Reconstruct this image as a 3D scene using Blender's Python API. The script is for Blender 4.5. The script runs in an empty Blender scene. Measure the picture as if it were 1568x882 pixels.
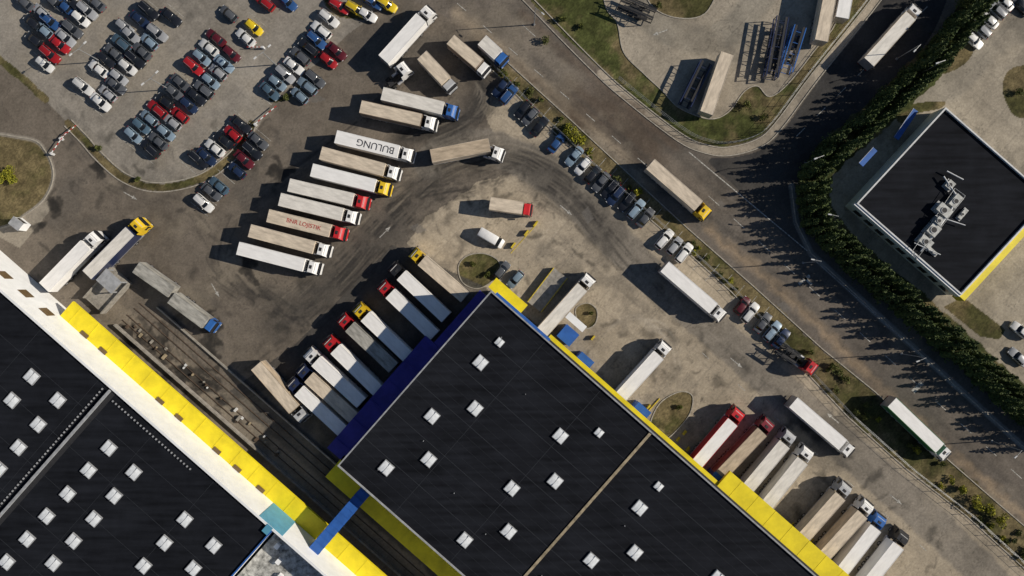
import bpy, math, random
import numpy as np
from mathutils import Vector, Matrix
random.seed(7); rng=np.random.default_rng(7)
S=0.13; H=150.0
def W(px,py,z=0.0):
    f=S*(H-z)/H
    return Vector(((px-784)*f,(441-py)*f,z))
scene=bpy.context.scene
COL=scene.collection
# ------------------------------------------------------------ materials
def newmat(name):
    m=bpy.data.materials.new(name); m.use_nodes=True
    nt=m.node_tree; b=nt.nodes['Principled BSDF']
    return m,nt,b
def mat(name,c,rough=.6,metal=0.,var=.15,scale=1.5,spec=.4,stretch=(1,1,1),coat=0,bump=0):
    m,nt,b=newmat(name)
    tc=nt.nodes.new('ShaderNodeTexCoord'); mp=nt.nodes.new('ShaderNodeMapping'); mp.inputs['Scale'].default_value=stretch
    nt.links.new(tc.outputs['Object'],mp.inputs[0])
    n=nt.nodes.new('ShaderNodeTexNoise'); n.inputs['Scale'].default_value=scale; n.inputs['Detail'].default_value=4; n.inputs['Roughness'].default_value=.65
    nt.links.new(mp.outputs[0],n.inputs['Vector'])
    r=nt.nodes.new('ShaderNodeValToRGB'); nt.links.new(n.outputs['Fac'],r.inputs[0])
    e=r.color_ramp.elements
    lo=[max(0,x*(1-var*1.6)) for x in c]; hi=[min(1,x*(1+var*.6)) for x in c]
    e[0].position=.3; e[1].position=.65
    e[0].color=(*lo,1); e[1].color=(*hi,1)
    nt.links.new(r.outputs[0],b.inputs['Base Color'])
    b.inputs['Roughness'].default_value=rough; b.inputs['Metallic'].default_value=metal
    b.inputs['Specular IOR Level'].default_value=spec
    b.inputs['Coat Weight'].default_value=coat
    if bump:
        bp=nt.nodes.new('ShaderNodeBump'); bp.inputs['Strength'].default_value=bump; bp.inputs['Distance'].default_value=.05
        nt.links.new(n.outputs['Fac'],bp.inputs['Height']); nt.links.new(bp.outputs[0],b.inputs['Normal'])
    return m
def objpaint(name):
    m,nt,b=newmat(name)
    oi=nt.nodes.new('ShaderNodeObjectInfo'); nt.links.new(oi.outputs['Color'],b.inputs['Base Color'])
    b.inputs['Roughness'].default_value=.35; b.inputs['Metallic'].default_value=.1; b.inputs['Coat Weight'].default_value=.4
    b.inputs['Coat Roughness'].default_value=.08
    return m
M={}
M['carpaint']=objpaint('car_paint')
M['glass']=mat('dark_glass',(.010,.012,.015),.12,0,.1,spec=.5)
M['dark']=mat('chassis_dark',(.025,.025,.028),.7)
M['tire']=mat('tyre_rubber',(.015,.015,.015),.85)
M['chrome']=mat('light_metal',(.45,.45,.47),.4,.6)
M['lampglass']=mat('headlamp',(.6,.6,.6),.2)
M['redlamp']=mat('tail_lamp',(.3,.01,.01),.3)
def roofm(n,c,v=.2): return mat('trailer_'+n,c,.6,0,v,.9,.3,(.45,1.6,1))
R={'w':roofm('white',(.82,.81,.80),.08),'c':roofm('cream',(.62,.53,.42),.22),'b':roofm('beige',(.47,.38,.28),.25),
   'g':roofm('grey',(.36,.35,.32),.35),'W':roofm('offwhite',(.71,.68,.63),.16),'r':roofm('maroon',(.20,.08,.07),.35),
   'd':roofm('brown',(.22,.17,.13),.35)}
P={}
for k,c in dict(w=(.75,.75,.75),y=(.75,.5,.02),r=(.5,.02,.025),b=(.03,.12,.38),n=(.02,.03,.08),k=(.02,.02,.022),G=(.04,.18,.06),s=(.4,.41,.43),m=(.2,.02,.03)).items():
    P[k]=mat('paint_'+k,c,.35,.0,.08,1.,.5,coat=.4)
M['yellow']=mat('yellow_cladding',(.80,.65,.015),.55,0,.12,.35)
M['white']=mat('white_cladding',(.82,.83,.84),.6,0,.06,.5)
M['acgrey']=mat('air_handler_grey',(.42,.43,.42),.55,.1,.3,1.2)
M['bluedeep']=mat('deep_blue_canopy',(.05,.04,.28),.6,0,.2,.3)
M['blue']=mat('blue_cladding',(.03,.12,.42),.5,0,.15,.5)
M['ltblue']=mat('light_blue_panel',(.10,.33,.48),.5,0,.1,.5)
M['greywall']=mat('grey_wall',(.3,.3,.31),.7)
M['trim']=mat('grey_trim',(.33,.34,.36),.6,0,.2,1)
M['trimw']=mat('white_trim',(.62,.63,.64),.6,0,.15,1)
M['skyl']=mat('skylight_dome',(.76,.79,.82),.35,0,.12,2)
M['concrete']=mat('concrete',(.30,.28,.25),.85,0,.25,1.2,bump=.3)
M['kerb']=mat('kerb_stone',(.36,.33,.28),.85,0,.25,2)
M['paintw']=mat('road_paint_white',(.42,.41,.38),.7,0,.6,3)
M['painty']=mat('yellow_paint',(.62,.47,.03),.6,0,.3,3)
M['rust']=mat('rusty_steel',(.10,.07,.05),.8,0,.4,2)
M['steel']=mat('galvanised_steel',(.33,.34,.35),.5,.3,.2,2)
M['tan']=mat('tan_joint',(.33,.27,.18),.8,0,.3,1)
M['gravel']=mat('pale_gravel_roof',(.42,.42,.40),.9,0,.5,1.1,bump=.5)
M['ldark']=mat('window_brown',(.14,.09,.04),.4)
def rmembrane(name,c):
    m,nt,b=newmat(name)
    g=nt.nodes.new('ShaderNodeNewGeometry'); mp=nt.nodes.new('ShaderNodeMapping'); mp.inputs['Rotation'].default_value=(0,0,math.radians(41.3)); mp.inputs['Scale'].default_value=(.12,1.2,1)
    nt.links.new(g.outputs['Position'],mp.inputs[0])
    n=nt.nodes.new('ShaderNodeTexNoise'); n.inputs['Scale'].default_value=.9; n.inputs['Detail'].default_value=5; nt.links.new(mp.outputs[0],n.inputs['Vector'])
    n2=nt.nodes.new('ShaderNodeTexNoise'); n2.inputs['Scale'].default_value=.12; n2.inputs['Detail'].default_value=5; n2.inputs['Roughness'].default_value=.7; nt.links.new(g.outputs['Position'],n2.inputs['Vector'])
    a=nt.nodes.new('ShaderNodeMath'); a.operation='ADD'; nt.links.new(n.outputs['Fac'],a.inputs[0]); nt.links.new(n2.outputs['Fac'],a.inputs[1])
    r=nt.nodes.new('ShaderNodeValToRGB'); h=nt.nodes.new('ShaderNodeMath'); h.operation='MULTIPLY'; h.inputs[1].default_value=.5
    nt.links.new(a.outputs[0],h.inputs[0]); nt.links.new(h.outputs[0],r.inputs[0])
    r.color_ramp.elements[0].position=.36; r.color_ramp.elements[1].position=.66
    r.color_ramp.elements[0].color=(*[x*.6 for x in c],1); r.color_ramp.elements[1].color=(*[x*1.6 for x in c],1)
    nt.links.new(r.outputs[0],b.inputs['Base Color']); b.inputs['Roughness'].default_value=.85; b.inputs['Specular IOR Level'].default_value=.05
    return m
M['roof']=rmembrane('dark_roof_membrane',(.0110,.0122,.0160))
M['seam']=mat('roof_seam',(.028,.031,.038),.7,spec=.1)
def leafmat(name,c1,c2):
    m,nt,b=newmat(name)
    g=nt.nodes.new('ShaderNodeNewGeometry')
    n=nt.nodes.new('ShaderNodeTexNoise'); n.inputs['Scale'].default_value=1.1; n.inputs['Detail'].default_value=3; nt.links.new(g.outputs['Position'],n.inputs['Vector'])
    r=nt.nodes.new('ShaderNodeValToRGB'); nt.links.new(n.outputs['Fac'],r.inputs[0])
    r.color_ramp.elements[0].position=.35; r.color_ramp.elements[1].position=.65
    r.color_ramp.elements[0].color=(*c1,1); r.color_ramp.elements[1].color=(*c2,1)
    nt.links.new(r.outputs[0],b.inputs['Base Color']); b.inputs['Roughness'].default_value=.7; b.inputs['Specular IOR Level'].default_value=.2
    return m
M['leafdark']=leafmat('conifer_foliage',(.024,.042,.015),(.080,.110,.034))
M['leaf']=leafmat('shrub_foliage',(.05,.065,.02),(.12,.13,.03))
M['leafy']=leafmat('yellow_foliage',(.13,.14,.02),(.36,.34,.03))
M['bark']=mat('bark',(.07,.05,.035),.9)
# ------------------------------------------------------------ mesh builder
class MB:
    def __init__(s): s.v=[];s.f=[];s.m=[];s.s=[]
    def add(s,vs,fs,m,sm=False):
        o=len(s.v); s.v+= [tuple(p) for p in vs]
        for f in fs: s.f.append([i+o for i in f]); s.m.append(m); s.s.append(sm)
    def box(s,x0,x1,y0,y1,z0,z1,m,tx=0,ty=0):
        s.add([(x0,y0,z0),(x1,y0,z0),(x1,y1,z0),(x0,y1,z0),(x0+tx,y0+ty,z1),(x1-tx,y0+ty,z1),(x1-tx,y1-ty,z1),(x0+tx,y1-ty,z1)],
              [(3,2,1,0),(4,5,6,7),(0,1,5,4),(1,2,6,5),(2,3,7,6),(3,0,4,7)],m)
    def cyl(s,p,q,r0,r1,m,n=12,sm=True):
        p=Vector(p);q=Vector(q);d=(q-p).normalized()
        a=d.orthogonal().normalized(); b=d.cross(a)
        vs=[];
        for c,r in((p,r0),(q,r1)):
            for i in range(n):
                t=2*math.pi*i/n; vs.append(c+a*math.cos(t)*r+b*math.sin(t)*r)
        fs=[(i,(i+1)%n,n+(i+1)%n,n+i) for i in range(n)]
        s.add(vs,fs,m,sm); o=len(s.v)-2*n
        s.f.append([o+i for i in range(n)][::-1]); s.m.append(m); s.s.append(False)
        s.f.append([o+n+i for i in range(n)]); s.m.append(m); s.s.append(False)
    def wheel(s,x,y,r,w,m,mr=None):
        s.cyl((x,y-w/2,r),(x,y+w/2,r),r,r,m,14)
        if mr is not None: s.cyl((x,y-w/2-.01,r),(x,y+w/2+.01,r),r*.55,r*.55,mr,10)
    def prism(s,pts,z0,z1,m,mt=None):
        n=len(pts); a=sum(pts[i][0]*pts[(i+1)%n][1]-pts[(i+1)%n][0]*pts[i][1] for i in range(n))
        if a<0: pts=pts[::-1]
        vs=[(p[0],p[1],z0) for p in pts]+[(p[0],p[1],z1) for p in pts]
        s.add(vs,[(i,(i+1)%n,n+(i+1)%n,n+i) for i in range(n)],m)
        o=len(s.v)-2*n
        s.f.append([o+n+i for i in range(n)]); s.m.append(m if mt is None else mt); s.s.append(False)
    def obox(s,o,u,v,a0,a1,b0,b1,z0,z1,m,mt=None):
        pts=[(o[0]+u[0]*a+v[0]*b,o[1]+u[1]*a+v[1]*b) for a,b in((a0,b0),(a1,b0),(a1,b1),(a0,b1))]
        s.prism(pts,z0,z1,m,mt)
    def loft(s,secs,m,mfun=None,sm=True,caps=True):
        n=len(secs[0]); o=len(s.v)
        for c in secs: s.v+=[tuple(p) for p in c]
        for k in range(len(secs)-1):
            for i in range(n):
                j=(i+1)%n
                s.f.append([o+k*n+i,o+k*n+j,o+(k+1)*n+j,o+(k+1)*n+i]); s.m.append(mfun(k,i) if mfun else m); s.s.append(sm)
        if caps:
            s.f.append([o+i for i in range(n)][::-1]); s.m.append(m); s.s.append(False)
            e=o+(len(secs)-1)*n; s.f.append([e+i for i in range(n)]); s.m.append(m); s.s.append(False)
    def merge(s,t,M4=None):
        o=len(s.v); s.v+=[tuple(M4@Vector(p)) if M4 else p for p in t.v]
        s.f+=[[i+o for i in f] for f in t.f]; s.m+=t.m; s.s+=t.s
    def mesh(s,name,mats):
        me=bpy.data.meshes.new(name); me.from_pydata(s.v,[],s.f)
        for m in mats: me.materials.append(m)
        me.polygons.foreach_set('material_index',s.m); me.polygons.foreach_set('use_smooth',s.s)
        import bmesh
        bm=bmesh.new(); bm.from_mesh(me); bmesh.ops.recalc_face_normals(bm,faces=bm.faces); bm.to_mesh(me); bm.free()
        me.set_sharp_from_angle(angle=math.radians(40)); me.update(); return me
    def obj(s,name,mats,loc=(0,0,0),rz=0,parent=None):
        return place(s.mesh(name,mats),name,loc,rz,parent)
def place(me,name,loc=(0,0,0),rz=0,parent=None,color=None):
    o=bpy.data.objects.new(name,me); COL.objects.link(o); o.location=loc; o.rotation_euler=(0,0,rz)
    if parent: o.parent=parent
    if color: o.color=(*color,1)
    return o
def empty(name):
    e=bpy.data.objects.new(name,None); COL.objects.link(e); return e
def catmull(p,closed=False,n=8):
    p=[np.array(q,float) for q in p]; N=len(p); out=[]
    rngi=range(N) if closed else range(N-1)
    for i in rngi:
        p0=p[(i-1)%N] if closed or i>0 else p[0]; p1=p[i]; p2=p[(i+1)%N]; p3=p[(i+2)%N] if closed or i+2<N else p[-1]
        for k in range(n):
            t=k/n; out.append(tuple(.5*((2*p1)+(-p0+p2)*t+(2*p0-5*p1+4*p2-p3)*t*t+(-p0+3*p1-3*p2+p3)*t**3)))
    if not closed: out.append(tuple(p[-1]))
    return out
# ------------------------------------------------------------ ground grid painting (surface albedo map per vertex)
stp=0.22; xs=np.arange(-118,118+stp/2,stp); ys=np.arange(-71,71+stp/2,stp)
nx,ny=len(xs),len(ys)
X,Y=np.meshgrid(xs,ys); PX=X/S+784; PY=441-Y/S
def vnoise(sc,seed):
    r=np.random.default_rng(seed); gw=int(2200/sc)+6; gh=int(1400/sc)+6
    g=r.random((gh,gw)); fx=(PX+250)/sc; fy=(PY+200)/sc
    ix=np.floor(fx).astype(int).clip(0,gw-2); iy=np.floor(fy).astype(int).clip(0,gh-2)
    tx=fx-ix; ty=fy-iy; tx=tx*tx*(3-2*tx); ty=ty*ty*(3-2*ty)
    return (g[iy,ix]*(1-tx)+g[iy,ix+1]*tx)*(1-ty)+(g[iy+1,ix]*(1-tx)+g[iy+1,ix+1]*tx)*ty
def fbm(sc,seed,o=4,gain=.55):
    a=0;w=1;t=0
    for k in range(o): a=a+w*vnoise(sc/2**k,seed+k); t+=w; w*=gain
    return a/t
WX=(fbm(14,1,3)-.5)*9; WY=(fbm(14,11,3)-.5)*9
def pmask(pts,warp=0):
    pts=np.array(pts,float); x0,y0=pts.min(0)-8; x1,y1=pts.max(0)+8
    c0=np.searchsorted(PX[0],x0); c1=np.searchsorted(PX[0],x1)
    r0=np.searchsorted(-PY[:,0],-y1); r1=np.searchsorted(-PY[:,0],-y0)
    m=np.zeros_like(X)
    if c1<=c0 or r1<=r0: return m
    px=PX[r0:r1,c0:c1]+warp*WX[r0:r1,c0:c1]; py=PY[r0:r1,c0:c1]+warp*WY[r0:r1,c0:c1]
    ins=np.zeros(px.shape,bool); n=len(pts)
    for i in range(n):
        xa,ya=pts[i]; xb,yb=pts[(i+1)%n]
        if ya==yb: continue
        c=((ya>py)!=(yb>py))&(px<(xb-xa)*(py-ya)/(yb-ya)+xa); ins^=c
    m[r0:r1,c0:c1]=ins; return m
def smask(path,w,soft=2.,warp=0,taper=True):
    m=np.zeros_like(X); p=np.array(path,float); pad=w+soft+6
    x0,y0=p.min(0)-pad; x1,y1=p.max(0)+pad
    c0=np.searchsorted(PX[0],x0); c1=np.searchsorted(PX[0],x1); r0=np.searchsorted(-PY[:,0],-y1); r1=np.searchsorted(-PY[:,0],-y0)
    if c1<=c0 or r1<=r0: return m
    px=PX[r0:r1,c0:c1]+warp*WX[r0:r1,c0:c1]; py=PY[r0:r1,c0:c1]+warp*WY[r0:r1,c0:c1]; d=np.full(px.shape,1e9)
    for i in range(len(p)-1):
        a=p[i];b=p[i+1];ab=b-a;L=max(ab@ab,1e-6)
        t=(((px-a[0])*ab[0]+(py-a[1])*ab[1])/L).clip(0,1)
        d=np.minimum(d,np.hypot(px-a[0]-t*ab[0],py-a[1]-t*ab[1]))
    m[r0:r1,c0:c1]=((w-d)/soft+.5).clip(0,1); return m
def col(*c): return np.array(c)
C=np.zeros((ny,nx,3)); C[:]=col(.152,.130,.107)
LAB=np.zeros((ny,nx),int) # 0 yard(ground) 1 road 2 car_park 3 pavement 4 grass 5 concrete yard
def paint(m,c,a=1.,lab=None):
    global C
    k=(m*a)[...,None]; C=C*(1-k)+np.array(c)*k
    if lab is not None: LAB[m>.5]=lab
n1=fbm(160,20,5); n2=fbm(45,30,5,.6); n3=fbm(10,40,3,.7); n4=fbm(90,50,5,.65)
brk=np.clip((fbm(26,70,4,.7)-.36)*5,0,1)
ucoord=PX*.752+PY*.66; vcoord=-PX*.66+PY*.752
GRASS=(.070,.068,.026); DRY=(.135,.108,.056)
def grass(m,dry=.5,g=GRASS):
    global C
    k=np.clip((n2-.5)*5+dry,0,1)[...,None]
    c=(1-k)*np.array(g)+k*np.array(DRY)
    c=c*(.55+.9*n3[...,None])
    C=np.where(m[...,None]>.5,c,C); LAB[m>.5]=4
# regions
LOT=catmull([(-140,-120),(575,-120),(572,10),(530,55),(470,110),(415,160),(392,200),(355,243),(305,275),(240,287),(190,272),(150,238),(105,190),(70,155),(0,90),(-140,-30)],True,6)
mlot=pmask(LOT); paint(mlot,(.25,.228,.198),1,2)
CONC=[(735,165),(752,135),(790,140),(900,240),(1060,385),(1240,560),(1380,700),(1700,980),(1350,980),(757,440),(735,470),(690,450),(655,405),(622,372),(650,335),(700,300),(738,275),(770,270),(800,262),(760,215)]
mc=pmask(CONC,1.2); paint(mc,(.345,.295,.227),1,5)
lane=catmull([(660,250),(700,225),(760,228),(850,275),(920,345),(1000,425),(1100,512),(1250,645),(1420,795),(1560,930)],False,6)
paint(smask(lane,27,5,.8),(.195,.175,.15),.85)
vl=[(735,88),(830,185),(920,270),(1020,357),(1120,447),(1225,560),(1300,640),(1390,720),(1480,790),(1568,870),(1720,1000)]
vr=[(760,80),(870,180),(945,250),(1050,347),(1150,435),(1260,535),(1340,600),(1430,685),(1510,755),(1568,805),(1720,940)]
hs=[(1215,290),(1222,340),(1245,385),(1360,490),(1568,678),(1720,820)]
ROAD=[(560,-120),(780,-120),(800,0),(905,100),(1040,212),(1075,232),(1110,240),(1180,222)]+hs+vr[::-1]+[(700,35),(610,-10)]
paint(pmask(ROAD),(.143,.124,.106),1,1)
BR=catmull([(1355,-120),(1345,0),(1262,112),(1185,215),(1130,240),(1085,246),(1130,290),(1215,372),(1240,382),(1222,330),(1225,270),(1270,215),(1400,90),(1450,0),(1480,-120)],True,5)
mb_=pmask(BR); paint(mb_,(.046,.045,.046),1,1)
paint(smask([(1130,262),(1240,370),(1400,510),(1600,690)],22,30),(.078,.072,.066),.75)  # soft dark strip: hedge shadow painted into the road colour
# north yard
GN=[(780,-120),(812,0),(905,92),(960,142),(1040,204),(1080,220),(1115,224),(1155,212),(1185,188),(1245,110),(1335,0),(1340,-120)]
mg=pmask(catmull(GN,True,4)); grass(mg,.38,(.065,.074,.024))
NY=catmull([(922,-120),(925,0),(945,35),(955,80),(985,112),(1015,140),(1040,165),(1085,182),(1115,172),(1140,140),(1160,132),(1178,148),(1205,130),(1245,80),(1285,20),(1300,-120)],True,6)
my=pmask(NY); paint(my,(.315,.278,.225),1,5)
paint(smask(catmull([(965,-20),(1000,30),(1060,60),(1120,45),(1175,-20)],False,6),22,8,.6)*my,(.235,.215,.18),.8)
isl=catmull([(985,-60),(995,5),(1040,28),(1085,15),(1100,-60)],True,6); grass(pmask(isl),.5)
SW=catmull([(790,-20),(905,98),(960,148),(1040,210),(1080,228),(1115,232),(1160,220),(1190,195),(1250,115),(1345,-5),(1400,-90)],False,5)
paint(smask(SW[6:],5.5,1.5),(.35,.305,.245),1,3)
# verge by fence
mv=pmask(vl+vr[::-1],1.4); grass(mv,.6)
# dusty bands on main road
paint(smask(catmull([(700,20),(790,95),(900,190),(1000,285)],False,5),9,14,1.5),(.34,.275,.20),.65)
paint(smask(catmull([(745,60),(800,105),(890,190)],False,5),5,8,1.5),(.10,.075,.055),.8)
paint(smask(catmull([(1085,350),(1200,450),(1330,575),(1450,690),(1600,815)],False,5),7,12,2),(.29,.22,.15),.8)
paint(smask(catmull([(870,150),(960,190),(990,230)],False,5),28,25,2),(.085,.064,.048),.75)
paint(smask(catmull([(800,20),(880,95),(960,165),(1040,225)],False,5),8,10,2),(.11,.08,.06),.6)
for off_,al in((-34,.3),(-22,.35),(12,.35),(26,.3)):
    paint(smask([(760+off_*.66,10-off_*.75),(1150+off_*.66,355-off_*.75),(1700+off_*.66,850-off_*.75)],4,7,.6)*(LAB==1),(.07,.064,.058),al)
# east zone
hedge_path=catmull([(1540,-60),(1505,0),(1460,60),(1410,112),(1340,180),(1275,235),(1250,275),(1250,320),(1275,360),(1330,412),(1400,470),(1480,540),(1568,620),(1650,690)],False,8)
EZ=hedge_path+[(1750,690),(1750,-120),(1540,-120)]
me_=pmask(EZ); paint(me_,(.34,.30,.24),1,5)
paint(smask(catmull([(1620,30),(1530,60),(1460,130),(1400,150)],False,5),20,8)*me_,(.27,.245,.205),.7)
grass(pmask(catmull([(1418,112),(1432,85),(1470,62),(1492,70),(1480,95),(1450,112)],True,5)),.8)
grass(pmask(catmull([(1535,130),(1545,108),(1570,100),(1620,105),(1620,175),(1560,180),(1540,155)],True,5)),.7)
grass(pmask(catmull([(1372,180),(1395,160),(1445,155),(1440,166),(1400,175),(1385,190)],True,4)),.4)
grass(pmask([(1445,470),(1475,455),(1540,505),(1530,520),(1500,515)]),.6)
mh=smask([(p[0],p[1]) for p in hedge_path],24,3,1); grass(mh,.2,(.05,.06,.02))
hsw=[(1212,285),(1219,340),(1242,388),(1357,494),(1566,683),(1720,823)]
paint(smask(hsw,4.5,1.5),(.26,.25,.23),1,3)
# west gate
gt=catmull([(-60,215),(40,212),(70,232),(82,268),(68,305),(35,332),(10,347),(-60,350)],True,6); grass(pmask(gt),.8)
paint(smask(gt,3,1.5),(.27,.245,.21),1,3)
paint(pmask([(-60,350),(10,352),(72,307),(80,318),(30,380),(-60,330)]),(.28,.25,.205),.8,3)
# lot border grass strips
def strip(path,w,dry=.5):
    grass(smask(catmull(path,False,6),w,1.5,.5),dry)
S1=[(104,188),(130,215),(150,238),(190,272),(240,287),(305,275),(352,243),(375,215),(385,190)]
strip(S1,5.5); strip([(-20,78),(20,108),(70,152)],6); strip([(415,152),(440,150),(460,130)],3,.6); strip([(500,0),(515,20),(560,25)],5,.4)
# round islands
ISL=[catmull([(702,408),(715,392),(740,388),(762,398),(766,415),(752,432),(730,442),(708,432)],True,5),
     catmull([(995,652),(1010,618),(1040,600),(1060,606),(1057,632),(1040,655),(1020,672),(1003,670)],True,5),
     catmull([(882,472),(900,464),(914,475),(912,495),(898,503),(885,492)],True,5)]
for i,q in enumerate(ISL): grass(pmask(q),[.1,.7,.3][i])
# dock & rail areas
paint(pmask([(745,440),(600,375),(455,525),(350,600),(480,760),(760,1000),(900,900)]),(.058,.056,.054),.8)
paint(smask([(165,475),(480,752),(700,945)],22,6,1),(.20,.17,.135),.9)
paint(smask([(330,610),(420,700)],14,12,2),(.25,.22,.18),.5)
# broad tone variation
C*=(1+(.6*(n1-.5)+.55*(n2-.5)+.4*(n3-.5)))[...,None]
# slab joints
for cc,per in((ucoord,39),(vcoord,39)):
    j=(np.abs((cc%per)-per/2)<1.0)*((LAB==5)|(LAB==2)); paint(j,(.10,.095,.085),.18)
# stains
st=np.clip((n4-.56)*9,0,1)*((LAB!=4)); paint(st,(.075,.07,.064),.42)
st=np.clip((.42-fbm(120,70,5,.65))*8,0,1)*(LAB!=4); paint(st,(.33,.285,.22),.28)
# crack-like ridges
cr=np.abs(fbm(60,90,5,.6)-.5); st=np.clip((.006-cr)*260,0,1)*((LAB==0)|(LAB==1)|(LAB==5)); paint(st,(.05,.046,.042),.4)
rs=random.Random(3)
def skid(path,n,spread,w=1.3,a=.5,c=(.035,.033,.032),pair=True):
    for k in range(n):
        o=rs.uniform(-spread,spread); o2=rs.uniform(-spread,spread)
        q=[]
        for i,p in enumerate(path):
            t=i/(len(path)-1); oo=o*(1-t)+o2*t
            a0=np.array(path[max(0,i-1)]);b0=np.array(path[min(len(path)-1,i+1)]); d=b0-a0; d=d/np.linalg.norm(d)
            q.append((p[0]-d[1]*oo+rs.uniform(-6,6),p[1]+d[0]*oo+rs.uniform(-6,6)))
        q=catmull(q,False,6); i0=rs.randint(0,len(q)//2); i1=rs.randint(i0+5,len(q)) if i0+5<len(q) else len(q)
        q=q[i0:i1]
        if len(q)<3: continue
        al=a*rs.uniform(.4,1)
        paint(smask(q,w*rs.uniform(.7,1.3),2)*brk,c,al)
        if pair: paint(smask([(p[0]+9,p[1]+12) for p in q],w,2)*brk,c,al*.8)
# darkened traffic band
paint(smask(catmull([(430,500),(520,420),(600,330),(680,265),(770,240),(850,275),(930,360)],False,6),18,44,3),(.056,.052,.048),.72)
paint(smask(catmull([(620,215),(700,190),(740,150),(735,115)],False,6),16,26,2),(.035,.034,.034),.8)
paint(smask(catmull([(400,450),(480,470),(540,420)],False,6),12,26,3),(.06,.056,.05),.5)
skid([(430,500),(520,420),(600,330),(680,265),(770,240),(850,275),(930,360)],36,32,a=.6)
skid([(430,500),(520,420),(600,330),(680,265),(770,240),(850,275),(930,360)],12,34,w=1,a=.4,c=(.24,.21,.17))
skid([(620,215),(700,190),(740,150),(735,115)],14,18,a=.6)
skid([(620,215),(700,190),(740,150),(735,115)],6,18,w=1,a=.4,c=(.26,.23,.19))
skid([(560,330),(640,300),(720,290),(800,270),(880,320),(960,410),(1060,500)],18,22,a=.5)
skid([(330,330),(325,400),(380,450),(470,480),(560,400)],11,28,a=.5)
skid([(300,440),(270,540),(340,600),(420,560)],14,34,a=.5)
skid([(340,390),(380,440),(460,500),(440,540)],10,20,a=.5,w=2)
skid([(60,120),(100,210),(170,280),(280,320),(330,400)],8,20,a=.25)
skid([(640,60),(600,130),(560,180),(450,260),(330,340)],12,14,a=.35)
skid([(940,300),(1000,430),(1100,520),(1250,650),(1420,800)],12,18,a=.25)
skid([(930,520),(960,490),(1010,500),(1030,560)],8,10,a=.3,c=(.45,.4,.33)); skid([(1170,250),(1230,180),(1330,60)],8,25,a=.4)
skid([(760,60),(900,190),(1100,330),(1300,480),(1560,730)],10,30,a=.3)
skid([(200,500),(260,560),(350,640)],14,25,a=.6,w=3)
# irregular wet / oil patches, then blotches with tree-like shadows painted in
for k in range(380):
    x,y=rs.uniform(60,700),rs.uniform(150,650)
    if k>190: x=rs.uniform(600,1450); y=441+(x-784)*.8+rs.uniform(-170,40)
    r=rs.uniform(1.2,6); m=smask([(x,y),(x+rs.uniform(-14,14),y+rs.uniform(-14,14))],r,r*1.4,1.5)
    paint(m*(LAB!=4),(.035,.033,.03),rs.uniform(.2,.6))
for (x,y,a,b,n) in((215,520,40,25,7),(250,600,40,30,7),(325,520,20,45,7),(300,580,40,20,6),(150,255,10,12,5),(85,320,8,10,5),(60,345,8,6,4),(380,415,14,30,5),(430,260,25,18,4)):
    for k in range(n): paint(smask([(x+rs.uniform(-a,a),y+rs.uniform(-b,b)),(x+rs.uniform(-a,a),y+rs.uniform(-b,b))],rs.uniform(2,8),3,2.2)*(LAB!=4),(.03,.028,.026),.75)  # mostly tree-like shadows painted into the ground colour, plus some stains
# repaired asphalt patches
for (x,y,w,h) in((1104,313,8,7),(640,350,14,8),(480,150,20,8),(1200,470,12,9),(900,330,9,14)):
    paint(pmask([(x-w,y-h*.3),(x,y-h),(x+w,y+h*.3),(x,y+h)]),(.15,.14,.13),.6)
C*=(1+ (rng.random((ny,nx))-.5)*np.where(LAB==4,.6,.16))[...,None]
C=np.clip(C,.012,.6)
# ground material
gmat,nt,b=newmat('ground_surfaces')
at=nt.nodes.new('ShaderNodeAttribute'); at.attribute_name='albedo'
g=nt.nodes.new('ShaderNodeNewGeometry')
na=nt.nodes.new('ShaderNodeTexNoise'); na.inputs['Scale'].default_value=2.2; na.inputs['Detail'].default_value=4; na.inputs['Roughness'].default_value=.75
nt.links.new(g.outputs['Position'],na.inputs['Vector'])
mr=nt.nodes.new('ShaderNodeMapRange'); mr.inputs[1].default_value=.3; mr.inputs[2].default_value=.7; mr.inputs[3].default_value=.80; mr.inputs[4].default_value=1.20
nt.links.new(na.outputs['Fac'],mr.inputs[0])
mx=nt.nodes.new('ShaderNodeVectorMath'); mx.operation='SCALE'; nt.links.new(at.outputs['Color'],mx.inputs[0]); nt.links.new(mr.outputs[0],mx.inputs['Scale'])
nt.links.new(mx.outputs[0],b.inputs['Base Color']); b.inputs['Roughness'].default_value=.92; b.inputs['Specular IOR Level'].default_value=.12
bp=nt.nodes.new('ShaderNodeBump'); bp.inputs['Strength'].default_value=.35; bp.inputs['Distance'].default_value=.04; nt.links.new(na.outputs['Fac'],bp.inputs['Height']); nt.links.new(bp.outputs[0],b.inputs['Normal'])
cellab=LAB[:-1,:-1]
names={0:'ground',1:'road',2:'car_park_paving',3:'pavement',4:'grass_verge',5:'concrete_yard'}
idx=np.arange(nx*ny).reshape(ny,nx)
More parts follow.
